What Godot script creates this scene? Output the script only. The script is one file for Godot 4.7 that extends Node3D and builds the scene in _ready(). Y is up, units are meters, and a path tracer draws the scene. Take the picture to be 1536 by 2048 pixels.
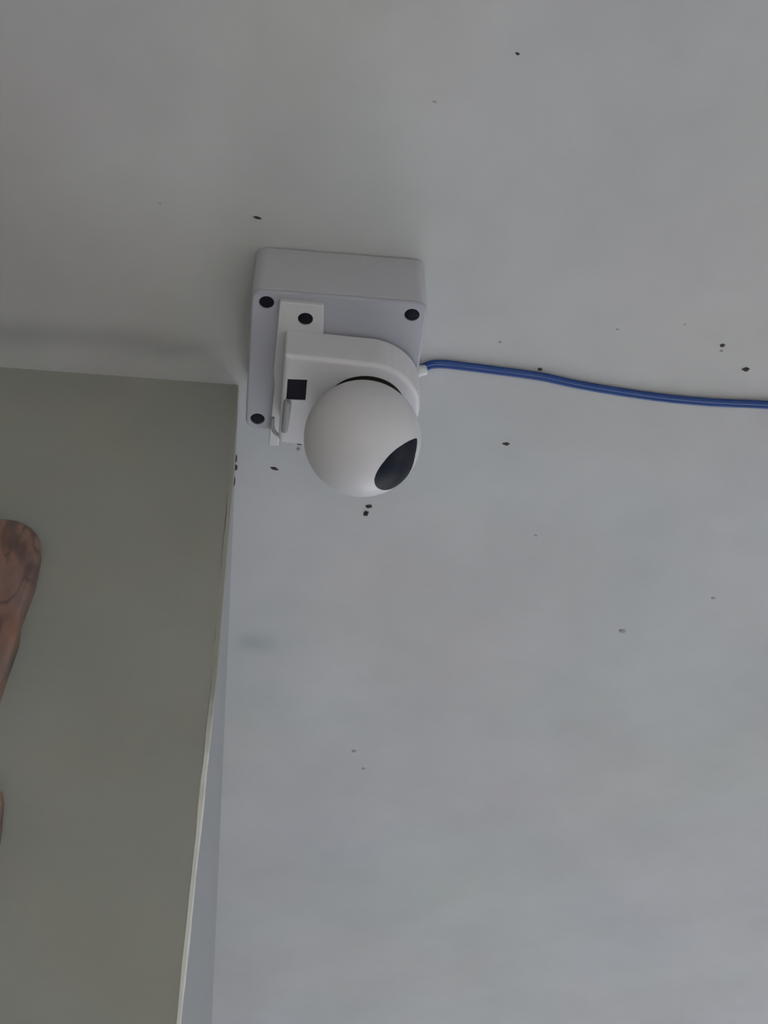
extends Node3D
# A dome security camera on a junction box under a plastered ceiling, seen from below.
# World axes follow the room: x to the right, -z away from the viewer; the ceiling is at y = 2.5.

const CEIL := 2.5
const EYE := 1.74
var M := {}

func _ready():
	# ---- camera, sky, exposure
	var cam := Camera3D.new()
	cam.name = "camera"
	cam.position = Vector3(0, EYE, 0)
	cam.rotation_degrees = Vector3(45.734, -6.0, -0.353)
	cam.fov = 37.69
	cam.near = 0.02
	cam.current = true
	add_child(cam)
	var sky_mat := ProceduralSkyMaterial.new()
	sky_mat.sky_top_color = Color(0.62, 0.68, 0.78)
	sky_mat.sky_horizon_color = Color(0.86, 0.88, 0.90)
	sky_mat.ground_horizon_color = Color(0.605, 0.62, 0.635)
	sky_mat.ground_bottom_color = Color(0.45, 0.46, 0.465)
	sky_mat.energy_multiplier = 4.0
	var sky := Sky.new()
	sky.sky_material = sky_mat
	var env := Environment.new()
	env.background_mode = Environment.BG_SKY
	env.sky = sky
	env.tonemap_mode = Environment.TONE_MAPPER_LINEAR
	env.tonemap_exposure = 5.45
	env.sdfgi_enabled = true
	env.ssao_enabled = true
	env.ssil_enabled = true
	var we := WorldEnvironment.new()
	we.name = "environment"
	we.environment = env
	add_child(we)

	make_materials()
	build_room()
	build_junction_box()
	build_security_camera()
	build_cable()
	build_plaque()
	build_specks()

# ------------------------------------------------------------------ materials
func mat(c: Color, rough := 0.6, spec := 0.5) -> StandardMaterial3D:
	var m := StandardMaterial3D.new()
	m.albedo_color = c
	m.roughness = rough
	m.metallic_specular = spec
	return m

func noise(seed_: int, freq: float, oct := 3) -> FastNoiseLite:
	var n := FastNoiseLite.new()
	n.seed = seed_
	n.noise_type = FastNoiseLite.TYPE_SIMPLEX_SMOOTH
	n.frequency = freq
	n.fractal_octaves = oct
	return n

func plaster_bump(seed_: int, freq: float, strength: float) -> NoiseTexture2D:
	var t := NoiseTexture2D.new()
	t.width = 512
	t.height = 512
	t.seamless = true
	t.as_normal_map = true
	t.bump_strength = strength
	t.noise = noise(seed_, freq, 4)
	return t

# whitewash with a faint cloudy tone, hand marks and a filler band along the partition; metres -> pixels
const TEX := 1024
const TEX_SPAN := 2.048
const TEX_ORIGIN := Vector2(-0.75, -2.0)

func blob(at: Vector2, c: Vector2, r: Vector2, ang := 0.0) -> float:
	var d := (at - c).rotated(-ang)
	var q := Vector2(d.x / r.x, d.y / r.y).length_squared()
	return exp(-q * 1.6)

func ceiling_image() -> Image:
	var im := Image.create(TEX, TEX, false, Image.FORMAT_RGB8)
	var na := noise(11, 0.011, 3)
	var nb := noise(23, 0.008, 2)
	var nc := noise(37, 0.006, 2)
	var nd := noise(41, 0.05, 2)
	var base := Color(0.728, 0.731, 0.738)
	for j in TEX:
		for i in TEX:
			var p := TEX_ORIGIN + Vector2(i + 0.5, j + 0.5) * (TEX_SPAN / TEX)
			var v := 1.0 + 0.028 * na.get_noise_2d(i, j) + 0.010 * nd.get_noise_2d(i, j)
			var pink := 0.014 * nb.get_noise_2d(i, j)
			var blue := 0.016 * nc.get_noise_2d(i, j)
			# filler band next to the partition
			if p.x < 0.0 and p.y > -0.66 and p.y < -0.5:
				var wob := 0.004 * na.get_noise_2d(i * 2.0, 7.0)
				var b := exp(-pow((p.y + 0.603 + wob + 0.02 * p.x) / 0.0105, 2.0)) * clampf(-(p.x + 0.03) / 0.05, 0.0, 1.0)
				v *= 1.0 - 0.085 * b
			# greenish hand marks
			var s := blob(p, Vector2(-0.013, -0.886), Vector2(0.010, 0.011)) + blob(p, Vector2(-0.001, -0.887), Vector2(0.014, 0.012), 0.3)
			s += 0.4 * blob(p, Vector2(0.009, -0.836), Vector2(0.03, 0.05))
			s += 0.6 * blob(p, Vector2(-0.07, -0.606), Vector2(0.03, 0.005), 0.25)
			v *= 1.0 - 0.05 * s
			im.set_pixel(i, j, Color(base.r * v * (1.0 + pink - 0.02 * s), base.g * v * (1.0 - pink * 0.4), base.b * v * (1.0 + blue)))
	return im

func wall_image() -> Image:
	var n := 512
	var im := Image.create(n, n, false, Image.FORMAT_RGB8)
	var na := noise(5, 0.012, 3)
	var nb := noise(6, 0.02, 2)
	for j in n:
		for i in n:
			var v := 1.0 + 0.03 * na.get_noise_2d(i, j) + 0.012 * nb.get_noise_2d(i, j)
			var w := 0.012 * nb.get_noise_2d(j, i)
			im.set_pixel(i, j, Color(0.62 * v * (1.0 + w), 0.625 * v, 0.60 * v * (1.0 - w)))
	return im

func wood_image() -> Image:
	var n := 256
	var im := Image.create(n, n, false, Image.FORMAT_RGB8)
	var na := noise(71, 0.012, 3)
	var nb := noise(72, 0.03, 3)
	var nc := noise(73, 0.01, 2)
	for j in n:
		for i in n:
			var streak := na.get_noise_2d(i * 2.6, j * 0.7)
			var vein: float = 1.0 - smoothstep(0.0, 0.10, absf(streak - 0.08))
			var dark: float = smoothstep(0.15, 0.45, na.get_noise_2d(i * 2.0 + 300.0, j * 0.8))
			var c := Color(0.525, 0.44, 0.425).lerp(Color(0.56, 0.42, 0.36), clampf(0.3 + nc.get_noise_2d(i, j) * 1.2, 0.0, 1.0))
			c = c.lerp(Color(0.33, 0.27, 0.265), 0.6 * maxf(vein, dark))
			c = c * (1.0 + 0.10 * nb.get_noise_2d(i * 3.0, j))
			im.set_pixel(i, j, Color(c.r, c.g, c.b))
	return im

func make_materials():
	var c := mat(Color.WHITE, 0.92, 0.2)
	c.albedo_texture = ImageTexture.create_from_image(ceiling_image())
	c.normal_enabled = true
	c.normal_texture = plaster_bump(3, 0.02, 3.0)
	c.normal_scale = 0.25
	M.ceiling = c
	var w := mat(Color.WHITE, 0.92, 0.2)
	w.albedo_texture = ImageTexture.create_from_image(wall_image())
	w.uv1_triplanar = true
	w.uv1_world_triplanar = true
	w.uv1_scale = Vector3(1.1, 1.1, 1.1)
	M.partition = w
	M.end_face = mat(Color.WHITE, 0.9, 0.2)
	M.end_face.vertex_color_use_as_albedo = true
	M.side = mat(Color.WHITE, 0.92, 0.2)
	M.side.vertex_color_use_as_albedo = true
	M.wall = mat(Color(0.77, 0.79, 0.80), 0.9, 0.2)
	M.wall_warm = mat(Color(0.82, 0.78, 0.71), 0.9, 0.2)
	M.floor = mat(Color(0.70, 0.64, 0.57), 0.5)
	M.frame = mat(Color(0.75, 0.75, 0.74), 0.5)
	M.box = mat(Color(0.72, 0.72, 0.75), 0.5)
	M.box_lid_shaded = mat(Color(0.635, 0.64, 0.68), 0.5)  # darker than the body: shade of arm and ball put into the colour
	M.cam = mat(Color(0.795, 0.79, 0.81), 0.42)
	M.cam_plate = mat(Color(0.765, 0.765, 0.78), 0.42)
	M.gap_shade = mat(Color(0.20, 0.19, 0.16), 0.7)  # dark tone that paints shade into the narrow gaps
	M.screw = mat(Color(0.095, 0.095, 0.14), 0.6, 0.25)
	M.lens = mat(Color(0.085, 0.10, 0.145), 0.42, 0.22)
	M.latch = mat(Color(0.545, 0.555, 0.56), 0.5)
	M.cable = mat(Color(0.06, 0.24, 0.515), 0.42)
	M.gland = mat(Color(0.80, 0.81, 0.81), 0.5)
	M.dirt = mat(Color(0.24, 0.21, 0.20), 0.9)
	M.dirt_pale = mat(Color(0.62, 0.605, 0.59), 0.9)
	M.chip = mat(Color(0.9, 0.9, 0.89), 0.9)
	var g := mat(Color(0.95, 0.98, 1.0, 0.06), 0.02)
	g.transparency = BaseMaterial3D.TRANSPARENCY_ALPHA
	M.pane = g
	var wd := mat(Color.WHITE, 0.45)
	wd.albedo_texture = ImageTexture.create_from_image(wood_image())
	M.wood = wd

# ------------------------------------------------------------------ mesh helpers
func new_st() -> SurfaceTool:
	var st := SurfaceTool.new()
	st.begin(Mesh.PRIMITIVE_TRIANGLES)
	return st

# a triangle with its own normals, wound so that its front faces along them
func tri(st: SurfaceTool, p: Array, n: Array, uv: Array = []):
	var order := [0, 1, 2]
	var face: Vector3 = (p[2] - p[0]).cross(p[1] - p[0])
	if face.dot(n[0] + n[1] + n[2]) < 0.0:
		order = [0, 2, 1]
	for k in order:
		st.set_normal(n[k])
		if uv.size() == 3:
			st.set_uv(uv[k])
		else:
			st.set_uv(Vector2(p[k].x, p[k].z))
		st.add_vertex(p[k])

func quad(st: SurfaceTool, a: Vector3, b: Vector3, c: Vector3, d: Vector3, na: Vector3, nb: Vector3, nc: Vector3, nd: Vector3):
	tri(st, [a, b, c], [na, nb, nc])
	tri(st, [a, c, d], [na, nc, nd])

func flat_quad(st: SurfaceTool, a: Vector3, b: Vector3, c: Vector3, d: Vector3, n: Vector3):
	quad(st, a, b, c, d, n, n, n, n)

func bx(st: SurfaceTool, lo: Vector3, hi: Vector3):
	var v := func(i): return Vector3(hi.x if i & 1 else lo.x, hi.y if i & 2 else lo.y, hi.z if i & 4 else lo.z)
	flat_quad(st, v.call(0), v.call(2), v.call(6), v.call(4), Vector3.LEFT)
	flat_quad(st, v.call(1), v.call(3), v.call(7), v.call(5), Vector3.RIGHT)
	flat_quad(st, v.call(0), v.call(1), v.call(5), v.call(4), Vector3.DOWN)
	flat_quad(st, v.call(2), v.call(3), v.call(7), v.call(6), Vector3.UP)
	flat_quad(st, v.call(0), v.call(1), v.call(3), v.call(2), Vector3.FORWARD)
	flat_quad(st, v.call(4), v.call(5), v.call(7), v.call(6), Vector3.BACK)

# a counter-clockwise polygon with rounded corners: [points, outward normals]
func rounded(poly: Array, radii: Array, seg := 6) -> Array:
	var pts := PackedVector2Array()
	var nrm := PackedVector2Array()
	var n := poly.size()
	for i in n:
		var a: Vector2 = poly[(i + n - 1) % n]
		var b: Vector2 = poly[i]
		var c: Vector2 = poly[(i + 1) % n]
		var d0 := (b - a).normalized()
		var d1 := (c - b).normalized()
		var n0 := Vector2(d0.y, -d0.x)
		var n1 := Vector2(d1.y, -d1.x)
		var turn := d0.angle_to(d1)
		var r: float = radii[i]
		var cut := absf(r * tan(turn * 0.5))
		var start := b - d0 * cut
		var sgn := signf(turn)
		var centre := start - n0 * r * sgn
		for k in seg + 1:
			var m := n0.rotated(turn * k / seg)
			pts.append(centre + m * r * sgn)
			nrm.append(m)
	return [pts, nrm]

func circle(c: Vector2, r: float, seg := 32) -> PackedVector2Array:
	var o := PackedVector2Array()
	for k in seg:
		o.append(c + Vector2(cos(TAU * k / seg), sin(TAU * k / seg)) * r)
	return o

func dense(poly: PackedVector2Array, step: float) -> PackedVector2Array:
	var o := PackedVector2Array()
	for i in poly.size():
		var a := poly[i]
		var b := poly[(i + 1) % poly.size()]
		var k := maxi(1, int(ceil(a.distance_to(b) / step)))
		for j in k:
			o.append(a.lerp(b, float(j) / k))
	return o

# flat face of an outline (2D = x, second axis) with holes, put in space by the callable
func face(st: SurfaceTool, outline: PackedVector2Array, holes: Array, put: Callable, n: Vector3, step := 0.003, uv_scale := 1.0):
	var pts := dense(outline, step)
	for h in holes:
		pts.append_array(dense(h, step))
	var clean := PackedVector2Array()
	for p in pts:
		var dup := false
		for q in clean:
			if p.distance_squared_to(q) < 1e-10:
				dup = true
				break
		if not dup:
			clean.append(p)
	var idx := Geometry2D.triangulate_delaunay(clean)
	for t in range(0, idx.size(), 3):
		var a := clean[idx[t]]
		var b := clean[idx[t + 1]]
		var c := clean[idx[t + 2]]
		if absf((b - a).cross(c - a)) < 1e-12:
			continue
		var m := (a + b + c) / 3.0
		if not Geometry2D.is_point_in_polygon(m, outline):
			continue
		var inside := false
		for h in holes:
			if Geometry2D.is_point_in_polygon(m, h):
				inside = true
		if inside:
			continue
		tri(st, [put.call(a), put.call(b), put.call(c)], [n, n, n], [a * uv_scale, b * uv_scale, c * uv_scale])

# a plate hanging down: outline in (x, z), from y = top to y = bottom, rounded lower edge, holes of a given depth open below
func plate(st: SurfaceTool, shape: Array, top: float, bottom: float, bevel: float, holes: Array = [], depth := 0.003, close_top := true):
	var pts: PackedVector2Array = shape[0]
	var nrm: PackedVector2Array = shape[1]
	var rings := []
	rings.append([0.0, top, 0.0])
	var seg := 6
	for k in seg + 1:
		var a := PI * 0.5 * k / seg
		rings.append([bevel * (1.0 - cos(a)), bottom + bevel * (1.0 - sin(a)), a])
	var n := pts.size()
	for r in rings.size() - 1:
		for i in n:
			var j := (i + 1) % n
			var q := []
			var qn := []
			for e in [[i, r], [j, r], [j, r + 1], [i, r + 1]]:
				var ring: Array = rings[e[1]]
				var p: Vector2 = pts[e[0]] - nrm[e[0]] * ring[0]
				q.append(Vector3(p.x, ring[1], p.y))
				qn.append(Vector3(nrm[e[0]].x * cos(ring[2]), -sin(ring[2]), nrm[e[0]].y * cos(ring[2])))
			quad(st, q[0], q[1], q[2], q[3], qn[0], qn[1], qn[2], qn[3])
	var inner := PackedVector2Array()
	for i in n:
		inner.append(pts[i] - nrm[i] * bevel)
	var low := func(p): return Vector3(p.x, bottom, p.y)
	face(st, inner, holes, low, Vector3.DOWN)
	if close_top:
		var high := func(p): return Vector3(p.x, top, p.y)
		face(st, pts, [], high, Vector3.UP, 0.02)
	for h in holes:
		var c := Vector2.ZERO
		for p in h:
			c += p
		c /= h.size()
		for i in h.size():
			var a: Vector2 = h[i]
			var b: Vector2 = h[(i + 1) % h.size()]
			var m: Vector2 = (c - (a + b) * 0.5).normalized()
			var na := m
			var nb := m
			if h.size() > 8:
				na = (c - a).normalized()
				nb = (c - b).normalized()
			quad(st, Vector3(a.x, bottom, a.y), Vector3(b.x, bottom, b.y), Vector3(b.x, bottom + depth, b.y), Vector3(a.x, bottom + depth, a.y), Vector3(na.x, 0, na.y), Vector3(nb.x, 0, nb.y), Vector3(nb.x, 0, nb.y), Vector3(na.x, 0, na.y))
		var deep := func(p): return Vector3(p.x, bottom + depth, p.y)
		face(st, h, [], deep, Vector3.DOWN, 0.02)

# profile of [radius, height] turned about an axis through c
func lathe(st: SurfaceTool, c: Vector3, axis: Vector3, profile: Array, seg := 40):
	var y := axis.normalized()
	var x := y.cross(Vector3.UP if absf(y.y) < 0.9 else Vector3.RIGHT).normalized()
	var z := x.cross(y)
	var pn := []
	for i in profile.size():
		var a: Vector2 = profile[maxi(i - 1, 0)]
		var b: Vector2 = profile[mini(i + 1, profile.size() - 1)]
		var t := (b - a).normalized()
		pn.append(Vector2(t.y, -t.x))
	for i in profile.size() - 1:
		for k in seg:
			var q := []
			var qn := []
			for e in [[i, k], [i, k + 1], [i + 1, k + 1], [i + 1, k]]:
				var ang: float = TAU * e[1] / seg
				var rad: Vector3 = x * cos(ang) + z * sin(ang)
				var p: Vector2 = profile[e[0]]
				q.append(c + rad * p.x + y * p.y)
				qn.append((rad * pn[e[0]].x + y * pn[e[0]].y).normalized())
			if profile[i].x > 1e-7:
				tri(st, [q[0], q[1], q[2]], [qn[0], qn[1], qn[2]])
			if profile[i + 1].x > 1e-7:
				tri(st, [q[0], q[2], q[3]], [qn[0], qn[2], qn[3]])

# round tube along points, closed at both ends
func tube(st: SurfaceTool, path: PackedVector3Array, r: float, seg := 14):
	var n := path.size()
	var rings := []
	var norms := []
	for i in n:
		var t := (path[mini(i + 1, n - 1)] - path[maxi(i - 1, 0)]).normalized()
		var x := t.cross(Vector3.UP if absf(t.y) < 0.9 else Vector3.RIGHT).normalized()
		var y := x.cross(t)
		var ring := []
		var rn := []
		for k in seg:
			var m := x * cos(TAU * k / seg) + y * sin(TAU * k / seg)
			ring.append(path[i] + m * r)
			rn.append(m)
		rings.append(ring)
		norms.append(rn)
	for i in n - 1:
		for k in seg:
			var l := (k + 1) % seg
			quad(st, rings[i][k], rings[i][l], rings[i + 1][l], rings[i + 1][k], norms[i][k], norms[i][l], norms[i + 1][l], norms[i + 1][k])
	for e in [0, n - 1]:
		var t := (path[e] - path[1 if e == 0 else n - 2]).normalized()
		for k in seg:
			tri(st, [path[e], rings[e][k], rings[e][(k + 1) % seg]], [t, t, t])

func smooth_path(pts: Array, steps := 8) -> PackedVector3Array:
	var o := PackedVector3Array()
	for i in pts.size() - 1:
		var a: Vector3 = pts[maxi(i - 1, 0)]
		var b: Vector3 = pts[i]
		var c: Vector3 = pts[i + 1]
		var d: Vector3 = pts[mini(i + 2, pts.size() - 1)]
		for k in steps:
			o.append(b.cubic_interpolate(c, a, d, float(k) / steps))
	o.append(pts[pts.size() - 1])
	return o

func obj(called: String, st: SurfaceTool, m: Material, parent: Node = null) -> MeshInstance3D:
	var o := MeshInstance3D.new()
	o.name = called
	o.mesh = st.commit()
	o.material_override = m
	(parent if parent else self).add_child(o, true)
	return o

func struct(called: String, st: SurfaceTool, m: Material, label: String) -> MeshInstance3D:
	var o := obj(called, st, m)
	o.set_meta("kind", "structure")
	o.set_meta("label", label)
	o.set_meta("category", called.split("_")[0])
	return o

func thing(called: String, label: String, category: String, at: Vector3) -> Node3D:
	var o := Node3D.new()
	o.name = called
	o.position = at
	add_child(o, true)
	o.set_meta("label", label)
	o.set_meta("category", category)
	return o

# ------------------------------------------------------------------ the room
const XL := -1.0
const CORNER := Vector2(-0.0285, -0.6305)
const XR := 3.0
const ZB := 0.55
const ZF := -3.4
const T := 0.14
var ceiling_node: MeshInstance3D
var partition_node: MeshInstance3D
var side_node: MeshInstance3D

func wall_with_window(axis_x: bool, at: float, from: float, to: float, w0: float, w1: float, y0: float, y1: float, outward: float) -> SurfaceTool:
	var st := new_st()
	var lo := minf(at, at + T * outward)
	var hi := maxf(at, at + T * outward)
	for r in [[from, w0, 0.0, CEIL], [w1, to, 0.0, CEIL], [w0, w1, 0.0, y0], [w0, w1, y1, CEIL]]:
		if axis_x:
			bx(st, Vector3(lo, r[2], r[0]), Vector3(hi, r[3], r[1]))
		else:
			bx(st, Vector3(r[0], r[2], lo), Vector3(r[1], r[3], hi))
	return st

func window(called: String, axis_x: bool, at: float, w0: float, w1: float, y0: float, y1: float, label: String):
	var fr := new_st()
	var f := 0.05
	var mid := (w0 + w1) * 0.5
	for r in [[w0, w0 + f, y0, y1], [w1 - f, w1, y0, y1], [w0 + f, w1 - f, y0, y0 + f], [w0 + f, w1 - f, y1 - f, y1], [mid - f * 0.5, mid + f * 0.5, y0 + f, y1 - f]]:
		if axis_x:
			bx(fr, Vector3(at - 0.025, r[2], r[0]), Vector3(at + 0.025, r[3], r[1]))
		else:
			bx(fr, Vector3(r[0], r[2], at - 0.025), Vector3(r[1], r[3], at + 0.025))
	var o := struct(called, fr, M.frame, label)
	for r in [[w0 + f, mid - f * 0.5], [mid + f * 0.5, w1 - f]]:
		var st := new_st()
		if axis_x:
			bx(st, Vector3(at - 0.002, y0 + f, r[0]), Vector3(at + 0.002, y1 - f, r[1]))
		else:
			bx(st, Vector3(r[0], y0 + f, at - 0.002), Vector3(r[1], y1 - f, at + 0.002))
		obj("pane", st, M.pane, o)

# how far the plastered corner stands out of plumb, and how wide it is chipped, by height
func ridge(y: float) -> float:
	var h := y - EYE
	if h > 0.67:
		return lerpf(0.0028, 0.0, clampf((h - 0.67) / 0.09, 0.0, 1.0))
	if h > 0.52:
		return lerpf(0.0043, 0.0028, (h - 0.52) / 0.15)
	return lerpf(0.0032, 0.0043, clampf((h - 0.33) / 0.19, 0.0, 1.0))

func chip(y: float) -> float:
	return lerpf(0.0021, 0.0031, clampf((y - EYE - 0.33) / 0.19, 0.0, 1.0))

func build_room():
	# ceiling slab; its underside carries the whitewash map laid out in metres
	var st := new_st()
	bx(st, Vector3(XL - T, CEIL + 0.001, ZF - T), Vector3(XR + T, CEIL + 0.15, ZB + T))
	var d := Vector3.DOWN
	var corners := [Vector3(XL - T, CEIL, ZF - T), Vector3(XR + T, CEIL, ZF - T), Vector3(XR + T, CEIL, ZB + T), Vector3(XL - T, CEIL, ZB + T)]
	var uvs := []
	for c in corners:
		uvs.append((Vector2(c.x, c.z) - TEX_ORIGIN) / TEX_SPAN)
	tri(st, [corners[0], corners[1], corners[2]], [d, d, d], [uvs[0], uvs[1], uvs[2]])
	tri(st, [corners[0], corners[2], corners[3]], [d, d, d], [uvs[0], uvs[2], uvs[3]])
	st.generate_tangents()
	ceiling_node = struct("ceiling", st, M.ceiling, "pale whitewashed plaster ceiling with small dark specks")

	# the olive grey wall facing the viewer; its corner with the pale side wall is chipped to bare plaster
	st = new_st()
	var x0 := XL - T
	var x1 := CORNER.x
	var z0 := CORNER.y
	bx(st, Vector3(x0, 0, z0 - 0.12), Vector3(x1 - 0.012, CEIL, z0))
	for j in 60:
		var ya := CEIL * j / 60.0
		var yb := CEIL * (j + 1) / 60.0
		flat_quad(st, Vector3(x1 - 0.012, ya, z0), Vector3(x1 + ridge(ya) - chip(ya), ya, z0), Vector3(x1 + ridge(yb) - chip(yb), yb, z0), Vector3(x1 - 0.012, yb, z0), Vector3.BACK)
	partition_node = struct("wall_front", st, M.partition, "dark olive grey wall at the lower left, below the ceiling")
	st = new_st()
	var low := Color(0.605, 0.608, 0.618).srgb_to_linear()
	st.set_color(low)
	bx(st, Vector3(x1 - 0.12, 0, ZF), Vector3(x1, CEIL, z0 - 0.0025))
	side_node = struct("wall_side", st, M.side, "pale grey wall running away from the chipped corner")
	# chipped corner strip, uneven and slightly wavy
	st = new_st()
	var nn := noise(91, 9.0, 3)
	var rows := 520
	var prev := []
	for j in rows + 1:
		var y := CEIL * j / rows
		var cut := chip(y) + 0.0005 * nn.get_noise_2d(y * 2.0, 0.0)
		var rx := x1 + ridge(y)
		var out := 0.0004 * nn.get_noise_2d(y * 3.0, 5.0)
		# pale tone low down, olive grey towards the ceiling, ragged change between
		var paleness := clampf(0.5 - (y - (EYE + 0.475)) / 0.07 + 0.5 * nn.get_noise_2d(y * 4.0, 9.0), 0.0, 1.0)
		var tone := Color(0.355, 0.36, 0.32).lerp(Color(0.74, 0.74, 0.71), paleness)
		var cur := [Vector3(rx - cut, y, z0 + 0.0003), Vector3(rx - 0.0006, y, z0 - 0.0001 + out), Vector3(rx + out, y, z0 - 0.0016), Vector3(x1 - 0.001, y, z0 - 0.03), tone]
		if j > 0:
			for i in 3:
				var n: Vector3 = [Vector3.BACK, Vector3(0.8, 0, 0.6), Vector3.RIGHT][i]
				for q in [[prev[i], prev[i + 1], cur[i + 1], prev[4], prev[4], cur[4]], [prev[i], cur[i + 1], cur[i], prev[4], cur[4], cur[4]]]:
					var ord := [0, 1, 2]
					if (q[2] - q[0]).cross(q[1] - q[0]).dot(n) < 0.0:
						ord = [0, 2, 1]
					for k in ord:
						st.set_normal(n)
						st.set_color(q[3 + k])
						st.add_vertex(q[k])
		prev = cur
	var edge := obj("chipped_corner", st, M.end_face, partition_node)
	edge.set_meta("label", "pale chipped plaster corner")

	# the rest of the shell
	st = wall_with_window(true, XR, ZF, ZB, -1.7, -0.3, 0.7, 2.0, 1.0)
	struct("wall_right", st, M.wall, "pale wall with a window on the right of the room")
	window("window_1", true, XR + 0.07, -1.7, -0.3, 0.7, 2.0, "two-light window in the right wall")
	st = wall_with_window(false, ZF, XL - T, XR + T, 0.35, 2.7, 0.3, 2.1, -1.0)
	struct("wall_back", st, M.wall, "pale far wall with a tall window, at the end of the room")
	window("window_2", false, ZF - 0.07, 0.35, 2.7, 0.3, 2.1, "tall two-light window in the far wall")
	st = new_st()
	bx(st, Vector3(XL - T, 0, CORNER.y), Vector3(XL, CEIL, ZB))
	struct("wall_left", st, M.wall_warm, "plain cream wall at the left end of the olive wall")
	st = wall_with_window(false, ZB, XL - T, XR + T, -0.25, 0.40, 0.4, 1.70, 1.0)  # wall set close, its window added to brighten the olive wall low down
	struct("wall_near", st, M.wall_warm, "cream wall with an added low window behind the viewer")
	window("window_3", false, ZB + 0.07, -0.25, 0.40, 0.4, 1.70, "added low two-light window behind the viewer")
	st = new_st()
	bx(st, Vector3(XL - T, -0.12, ZF - T), Vector3(XR + T, 0, ZB + T))
	struct("floor", st, M.floor, "pale screed floor of the room")

# ------------------------------------------------------------------ junction box
const BOX_C := Vector2(0.0300, -0.5745)
const BOX_H := Vector2(0.0517, 0.0535)

func build_junction_box():
	var t := thing("junction_box", "square grey-white plastic junction box with dark corner screws, fixed to the ceiling", "junction box", Vector3(BOX_C.x, CEIL, BOX_C.y))
	var hx := BOX_H.x
	var hz := BOX_H.y
	var sq := [Vector2(-hx, -hz), Vector2(hx, -hz), Vector2(hx, hz), Vector2(-hx, hz)]
	var st := new_st()
	var r := 0.007
	plate(st, rounded(sq, [r, r, r, r]), -0.0012, -0.0424, 0.0005)
	obj("body", st, M.box, t)
	st = new_st()
	var g := 0.0012
	plate(st, rounded([Vector2(-hx + g, -hz + g), Vector2(hx - g, -hz + g), Vector2(hx - g, hz - g), Vector2(-hx + g, hz - g)], [r, r, r, r]), 0.0, -0.0016, 0.0001)
	obj("base_gap_shade", st, M.gap_shade, t)  # dark inset strip standing in for the shadow line between box and ceiling
	# seam, then the lid with four deep screw holes
	st = new_st()
	var k := 0.0007
	var sq2 := [Vector2(-hx + k, -hz + k), Vector2(hx - k, -hz + k), Vector2(hx - k, hz - k), Vector2(-hx + k, hz - k)]
	plate(st, rounded(sq2, [r, r, r, r]), -0.0420, -0.0432, 0.0001)
	obj("seal", st, M.box, t)
	st = new_st()
	var holes := []
	var spots := [Vector2(-0.0428, 0.0453), Vector2(0.0430, 0.0445), Vector2(-0.0443, -0.0451), Vector2(0.0430, -0.0451)]
	for s in spots:
		holes.append(circle(s, 0.0045))
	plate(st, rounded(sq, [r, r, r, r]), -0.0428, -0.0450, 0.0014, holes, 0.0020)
	obj("lid", st, M.box_lid_shaded, t)
	for s in spots:
		screw(t, Vector3(s.x, -0.0446, s.y), 0.0045)

func screw(t: Node3D, at: Vector3, r: float):
	var st := new_st()
	var prof := [Vector2(r - 0.0001, 0.0015), Vector2(r - 0.0001, 0.0006), Vector2(r - 0.0006, 0.0001), Vector2(r * 0.5, -0.00005), Vector2(0.0, -0.0001)]
	prof.reverse()
	lathe(st, at, Vector3.UP, prof, 28)
	var o := obj("screw", st, M.screw, t)
	o.set_meta("label", "dark screw")

# ------------------------------------------------------------------ security camera
const BALL := Vector3(0.0487, 2.401, -0.5820)
const BALL_R := 0.0344

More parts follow.
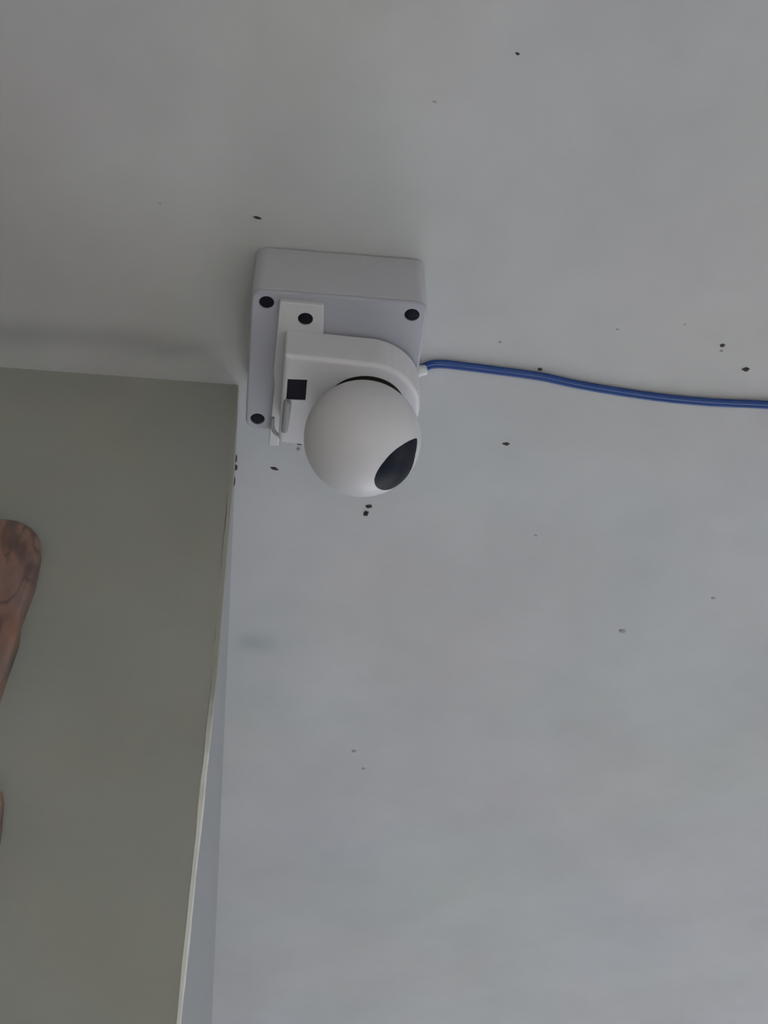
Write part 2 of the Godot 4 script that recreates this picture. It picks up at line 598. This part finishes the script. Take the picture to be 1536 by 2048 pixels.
func build_security_camera():
	var base := Vector3(0.03, CEIL - 0.045, -0.58)
	var t := thing("security_camera", "white dome security camera with dark lens window hanging under the junction box", "camera", base)
	var off := Vector2(base.x, base.z)
	# bracket plate with a screw tab at the near left corner
	var poly := [Vector2(-0.0052, -0.5255), Vector2(0.0206, -0.5262), Vector2(0.0221, -0.5500), Vector2(0.0300, -0.5520), Vector2(0.0260, -0.6200), Vector2(0.0146, -0.6290), Vector2(0.0003, -0.6275), Vector2(-0.0001, -0.6385), Vector2(-0.0063, -0.6385), Vector2(-0.0058, -0.6110), Vector2(-0.0050, -0.5900), Vector2(-0.0062, -0.5790)]
	var rad := [0.0015, 0.0025, 0.0012, 0.0015, 0.002, 0.002, 0.0008, 0.0012, 0.0012, 0.003, 0.003, 0.003]
	poly.reverse()
	rad.reverse()
	for i in poly.size():
		poly[i] -= off
	poly = ccw(poly, rad)
	var st := new_st()
	plate(st, rounded(poly, rad, 4), 0.0, -0.0032, 0.0008, [circle(Vector2(0.0106, -0.5366) - off, 0.0045)], 0.0028)
	var br := obj("bracket", st, M.cam_plate, t)
	br.set_meta("label", "flat white bracket plate with a screw tab")
	screw(t, Vector3(0.0106 - off.x, -0.0029, -0.5366 - off.y), 0.0045)
	# arm: a block that runs into a round socket above the ball
	var c := Vector2(BALL.x, BALL.z)
	var outline := [Vector2(-0.0004, -0.5461), Vector2(0.0460, -0.5476)]
	var radii := [0.0016, 0.0]
	for k in 25:
		var a := deg_to_rad(94.0 - 188.0 * k / 24.0)
		outline.append(c + Vector2(cos(a), sin(a)) * BALL_R)
		radii.append(0.0)
	outline.append(Vector2(0.0165, -0.6160))
	radii.append(0.003)
	outline.append(Vector2(-0.0004, -0.6145))
	radii.append(0.003)
	outline.remove_at(1)
	radii.remove_at(1)
	for i in outline.size():
		outline[i] -= off
	outline = ccw(outline, radii)
	var square := PackedVector2Array()
	for p in [Vector2(0.0022, -0.5637), Vector2(0.0141, -0.5632), Vector2(0.0141, -0.5790), Vector2(0.0022, -0.5796)]:
		square.append(p - off)
	var ring := circle(c - off + Vector2(0.0014, 0.0012), 0.0240, 64)
	st = new_st()
	plate(st, rounded(outline, radii, 4), -0.0025, -0.0268, 0.0030, [square, ring], 0.0042)
	var arm := obj("arm", st, M.cam, t)
	arm.set_meta("label", "white arm with a round socket")
	# dark plug in the square port, sitting a little inside the arm
	st = new_st()
	var sp := rounded(ccw([square[0], square[1], square[2], square[3]], [0, 0, 0, 0]), [0.0004, 0.0004, 0.0004, 0.0004], 2)
	plate(st, sp, -0.0228, -0.0264, 0.0003)
	var plug := obj("port_plug", st, M.screw, t)
	plug.set_meta("label", "square black port plug")
	# dark lining that paints the shade in the gap between socket and ball
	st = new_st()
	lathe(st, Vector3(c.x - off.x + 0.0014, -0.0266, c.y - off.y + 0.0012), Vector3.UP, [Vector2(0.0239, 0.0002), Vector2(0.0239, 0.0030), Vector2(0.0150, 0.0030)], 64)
	obj("socket_gap_shade", st, M.gap_shade, t)
	# ball
	var sm := SphereMesh.new()
	sm.radius = BALL_R
	sm.height = BALL_R * 2.0
	sm.radial_segments = 128
	sm.rings = 64
	var ball := MeshInstance3D.new()
	ball.name = "camera_ball"
	ball.mesh = sm
	ball.material_override = M.cam
	ball.position = BALL - base
	t.add_child(ball, true)
	# dark lens window: a drop-shaped panel that follows the ball, slightly proud of it
	st = new_st()
	var axis := Vector3(0.700, -0.714, -0.006).normalized()
	var ax := axis.cross(Vector3.UP).normalized()
	var az := ax.cross(axis)
	var rim := [[0, 28.0], [16, 28.8], [32, 30.5], [44, 32.6], [51, 33.2], [56, 26.5], [64, 20.0], [80, 16.5], [105, 15.5], [130, 17.5], [154, 22.0], [177, 26.8], [203, 27.8], [226, 29.0], [251, 31.4], [268, 32.2], [286, 31.3], [310, 29.4], [339, 28.3], [360, 28.0]]
	var seg := 144
	var lens_rings := 20
	var beta := func(k: int) -> float:
		var deg := 360.0 * (k % seg) / seg
		for i in rim.size() - 1:
			if deg <= rim[i + 1][0]:
				return deg_to_rad(lerpf(rim[i][1], rim[i + 1][1], (deg - rim[i][0]) / float(rim[i + 1][0] - rim[i][0])))
		return deg_to_rad(28.0)
	var on_ball := func(k: int, j: int) -> Vector3:
		var th: float = TAU * k / seg
		var be: float = beta.call(k) * minf(1.0, float(j) / (lens_rings - 2)) + (0.006 if j == lens_rings - 1 else 0.012 if j == lens_rings else 0.0)
		var h: float = BALL_R * (1.006 if j <= lens_rings - 2 else 1.003 if j == lens_rings - 1 else 0.985)
		return (axis * cos(be) + (ax * cos(th) + az * sin(th)) * sin(be)) * h
	for k in seg:
		for j in lens_rings:
			var c0: Vector3 = on_ball.call(k, j)
			var c1: Vector3 = on_ball.call(k + 1, j)
			var c2: Vector3 = on_ball.call(k + 1, j + 1)
			var c3: Vector3 = on_ball.call(k, j + 1)
			tri(st, [c0, c2, c3], [c0.normalized(), c2.normalized(), c3.normalized()])
			if j > 0:
				tri(st, [c0, c1, c2], [c0.normalized(), c1.normalized(), c2.normalized()])
	var win := obj("lens_window", st, M.lens, ball)
	win.set_meta("label", "drop-shaped dark lens window")
	# grey latch at the far left of the arm, over the end of the bracket
	st = new_st()
	var yb := -0.0268
	var p0 := Vector3(0.0035 - off.x, yb, -0.5815 - off.y)
	var p1 := Vector3(0.0030 - off.x, yb + 0.0015, -0.6045 - off.y)
	tube(st, smooth_path([p0, p0.lerp(p1, 0.5), p1], 6), 0.0024, 16)
	for q in [p0, p1]:
		lathe(st, q, Vector3.UP, [Vector2(0.0, -0.0024), Vector2(0.0012, -0.00208), Vector2(0.00208, -0.0012), Vector2(0.0024, 0.0), Vector2(0.0024, 0.001)], 20)
	var latch := obj("latch", st, M.latch, t)
	latch.set_meta("label", "grey sliding latch")
	st = new_st()
	var hook := []
	for e in [[-0.0046, -0.6020], [-0.0046, -0.6085], [-0.0030, -0.6135], [0.0008, -0.6165], [0.0046, -0.6150], [0.0058, -0.6110]]:
		hook.append(Vector3(e[0] - off.x, -0.0180, e[1] - off.y))
	tube(st, smooth_path(hook, 6), 0.0011, 12)
	obj("clip_hook", st, M.latch, t)

# keep outlines in the turning sense that rounded() expects
func ccw(poly: Array, radii: Array) -> Array:
	var s := 0.0
	for i in poly.size():
		var a: Vector2 = poly[i]
		var b: Vector2 = poly[(i + 1) % poly.size()]
		s += a.cross(b)
	if s < 0.0:
		poly.reverse()
		radii.reverse()
	return poly

# ------------------------------------------------------------------ cable
func build_cable():
	var pts := [Vector2(0.0825, -0.6085), Vector2(0.0890, -0.6037), Vector2(0.0945, -0.6000), Vector2(0.1030, -0.5988), Vector2(0.1161, -0.5994), Vector2(0.1391, -0.6009), Vector2(0.1657, -0.6029), Vector2(0.1895, -0.6069), Vector2(0.2167, -0.6102), Vector2(0.2473, -0.6128), Vector2(0.2743, -0.6136), Vector2(0.2911, -0.6133), Vector2(0.3198, -0.6122), Vector2(0.40, -0.610), Vector2(0.8, -0.615), Vector2(1.6, -0.612), Vector2(XR - 0.004, -0.615)]
	var t := thing("power_cable", "blue twin-core cable running from the junction box along the ceiling to the right", "cable", Vector3(0.0825, CEIL, -0.6085))
	var o := t.position
	for s in [-1.0, 1.0]:
		var path := []
		for i in pts.size():
			var a: Vector2 = pts[maxi(i - 1, 0)]
			var b: Vector2 = pts[mini(i + 1, pts.size() - 1)]
			var n := (b - a).normalized().orthogonal()
			var p: Vector2 = pts[i] + n * s * 0.00135
			path.append(Vector3(p.x, CEIL - 0.0021, p.y) - o)
		var st := new_st()
		tube(st, smooth_path(path, 8), 0.0017, 14)
		obj("core", st, M.cable, t)
	var st := new_st()
	lathe(st, Vector3(0.0, -0.0045, 0.0030), Vector3(1, 0, 0.35), [Vector2(0.0042, -0.001), Vector2(0.0042, 0.0045), Vector2(0.0036, 0.0052), Vector2(0.0034, 0.0088), Vector2(0.0026, 0.0098), Vector2(0.0, 0.0099)], 24)
	var g := obj("cable_gland", st, M.gland, t)
	g.set_meta("label", "white cable gland")

# ------------------------------------------------------------------ wooden plaque on the partition
func slab(st: SurfaceTool, shape: Array, z0: float, z1: float, bevel: float):
	# outline in (x, y), rising towards the viewer (+z)
	var pts: PackedVector2Array = shape[0]
	var nrm: PackedVector2Array = shape[1]
	var rings := [[0.0, z0, 0.0]]
	for k in 6:
		var a := PI * 0.5 * k / 5.0
		rings.append([bevel * (1.0 - cos(a)), z1 - bevel * (1.0 - sin(a)), a])
	var n := pts.size()
	for r in rings.size() - 1:
		for i in n:
			var j := (i + 1) % n
			var q := []
			var qn := []
			var uv := []
			for e in [[i, r], [j, r], [j, r + 1], [i, r + 1]]:
				var ring: Array = rings[e[1]]
				var p: Vector2 = pts[e[0]] - nrm[e[0]] * ring[0]
				q.append(Vector3(p.x, p.y, ring[1]))
				qn.append(Vector3(nrm[e[0]].x * cos(ring[2]), nrm[e[0]].y * cos(ring[2]), sin(ring[2])))
				uv.append(Vector2(p.x + ring[1] - z1, p.y) * 6.0)
			tri(st, [q[0], q[1], q[2]], [qn[0], qn[1], qn[2]], [uv[0], uv[1], uv[2]])
			tri(st, [q[0], q[2], q[3]], [qn[0], qn[2], qn[3]], [uv[0], uv[2], uv[3]])
	var inner := PackedVector2Array()
	for i in n:
		inner.append(pts[i] - nrm[i] * bevel)
	var put := func(p): return Vector3(p.x, p.y, z1)
	face(st, inner, [], put, Vector3.BACK, 0.004, 6.0)

func build_plaque():
	var cx := -0.235
	var cy := EYE + 0.50
	var t := thing("wooden_plaque", "brown marbled wooden plaque with rounded corners hung on the dark partition wall", "plaque", Vector3(cx, cy, -0.6305))
	# right half from the top down, mirrored for the left
	var half := [Vector2(-0.235, 0.6135), Vector2(-0.1300, 0.6125), Vector2(-0.1290, 0.5700), Vector2(-0.1322, 0.5400), Vector2(-0.1312, 0.5280), Vector2(-0.1340, 0.4950), Vector2(-0.1380, 0.4600), Vector2(-0.1390, 0.4240)]
	var rr := [0.0, 0.022, 0.012, 0.006, 0.006, 0.01, 0.01, 0.001]
	var poly := []
	var rad := []
	for i in range(1, half.size()):
		poly.append(half[i] + Vector2(-cx, EYE - cy))
		rad.append(rr[i])
	for i in range(half.size() - 1, 0, -1):
		poly.append(Vector2(-(half[i].x - cx), half[i].y + EYE - cy))
		rad.append(rr[i])
	poly = ccw(poly, rad)
	var st := new_st()
	slab(st, rounded(poly, rad, 6), 0.0, 0.012, 0.003)
	obj("board", st, M.wood, t)
	st = new_st()
	var lp := [Vector2(-0.1215, 0.4272), Vector2(-0.1195, 0.4040), Vector2(-0.1260, 0.3600)]
	var lr := [0.001, 0.004, 0.006]
	poly = []
	rad = []
	for i in 3:
		poly.append(lp[i] + Vector2(-cx, EYE - cy))
		rad.append(lr[i])
	for i in [2, 1, 0]:
		poly.append(Vector2(-(lp[i].x - cx), lp[i].y + EYE - cy))
		rad.append(lr[i])
	poly = ccw(poly, rad)
	slab(st, rounded(poly, rad, 6), 0.0, 0.012, 0.002)
	obj("ledge", st, M.wood, t)

# ------------------------------------------------------------------ specks of dirt on the plaster
func speck(at: Vector3, n: Vector3, size: Vector2, turn: float, m: Material, parent: Node, rng: RandomNumberGenerator):
	var st := new_st()
	var x := n.cross(Vector3(0.3, 0.2, 0.9)).normalized().rotated(n, turn)
	var z := n.cross(x)
	var seg := 12
	var rim := []
	for k in seg:
		var a := TAU * k / seg
		var w := rng.randf_range(0.7, 1.15)
		rim.append(x * cos(a) * size.x * w + z * sin(a) * size.y * w)
	for k in seg:
		var a: Vector3 = rim[k]
		var b: Vector3 = rim[(k + 1) % seg]
		var h := n * size.y * 0.5
		var na := (a.normalized() + n * 0.6).normalized()
		var nb := (b.normalized() + n * 0.6).normalized()
		quad(st, at + a, at + b, at + b * 0.6 + h, at + a * 0.6 + h, na, nb, n, n)
		tri(st, [at + a * 0.6 + h, at + b * 0.6 + h, at + h * 1.2], [n, n, n])
	obj("dirt_speck", st, m, parent)

func build_specks():
	var rng := RandomNumberGenerator.new()
	rng.seed = 404
	# [x, z, half length, half width, turn, pale]
	var rows := [
		[-0.0220, -0.5011, 17, 8, 0.1, 0], [0.1150, -0.3826, 10, 6, 0.0, 0], [0.0140, -0.6775, 14, 12, 0.6, 0], [0.0138, -0.6830, 12, 16, 0.2, 1],
		[-0.0017, -0.7024, 21, 10, 0.0, 0], [0.0664, -0.7323, 19, 12, 0.5, 0], [0.0650, -0.7394, 14, 17, 0.0, 0],
		[0.1533, -0.6647, 19, 10, 0.1, 0], [0.2981, -0.5858, 18, 12, 0.3, 0], [0.2779, -0.5681, 12, 10, 0.6, 0], [0.2784, -0.5725, 12, 10, 0.2, 1],
		[0.1651, -0.5985, 14, 9, 0.2, 0], [0.1885, -0.7497, 15, 9, 0.0, 1], [0.2724, -0.8461, 30, 20, 0.2, 1], [0.3325, -0.8027, 18, 12, 0.3, 1],
		[0.0804, -1.0172, 18, 16, 0.4, 1], [0.0906, -1.0409, 16, 12, 0.1, 1], [0.0737, -0.4157, 12, 7, 0.2, 1], [-0.0792, -0.4969, 9, 5, 0.2, 1],
		[0.2084, -0.5620, 12, 7, 0.2, 1], [0.1358, -0.5791, 12, 7, 0.5, 1], [0.2500, -0.5540, 10, 6, 0.2, 1]]
	for r in rows:
		speck(Vector3(r[0], CEIL, r[1]), Vector3.DOWN, Vector2(r[2], r[3]) * (0.00011 if r[5] == 1 else 0.00015), r[4], M.dirt_pale if r[5] == 1 else M.dirt, ceiling_node, rng)
	for r in [[2.4970, -0.693, 34, 18], [2.4935, -0.698, 22, 30], [2.4870, -0.705, 38, 14]]:
		speck(Vector3(CORNER.x, r[0], r[1]), Vector3.RIGHT, Vector2(r[2], r[3]) * 0.0001, 0.4, M.dirt, side_node, rng)
	speck(Vector3(-0.0951, EYE + 0.570, -0.6305), Vector3.BACK, Vector2(0.0012, 0.0005), 0.0, M.dirt_pale, partition_node, rng)
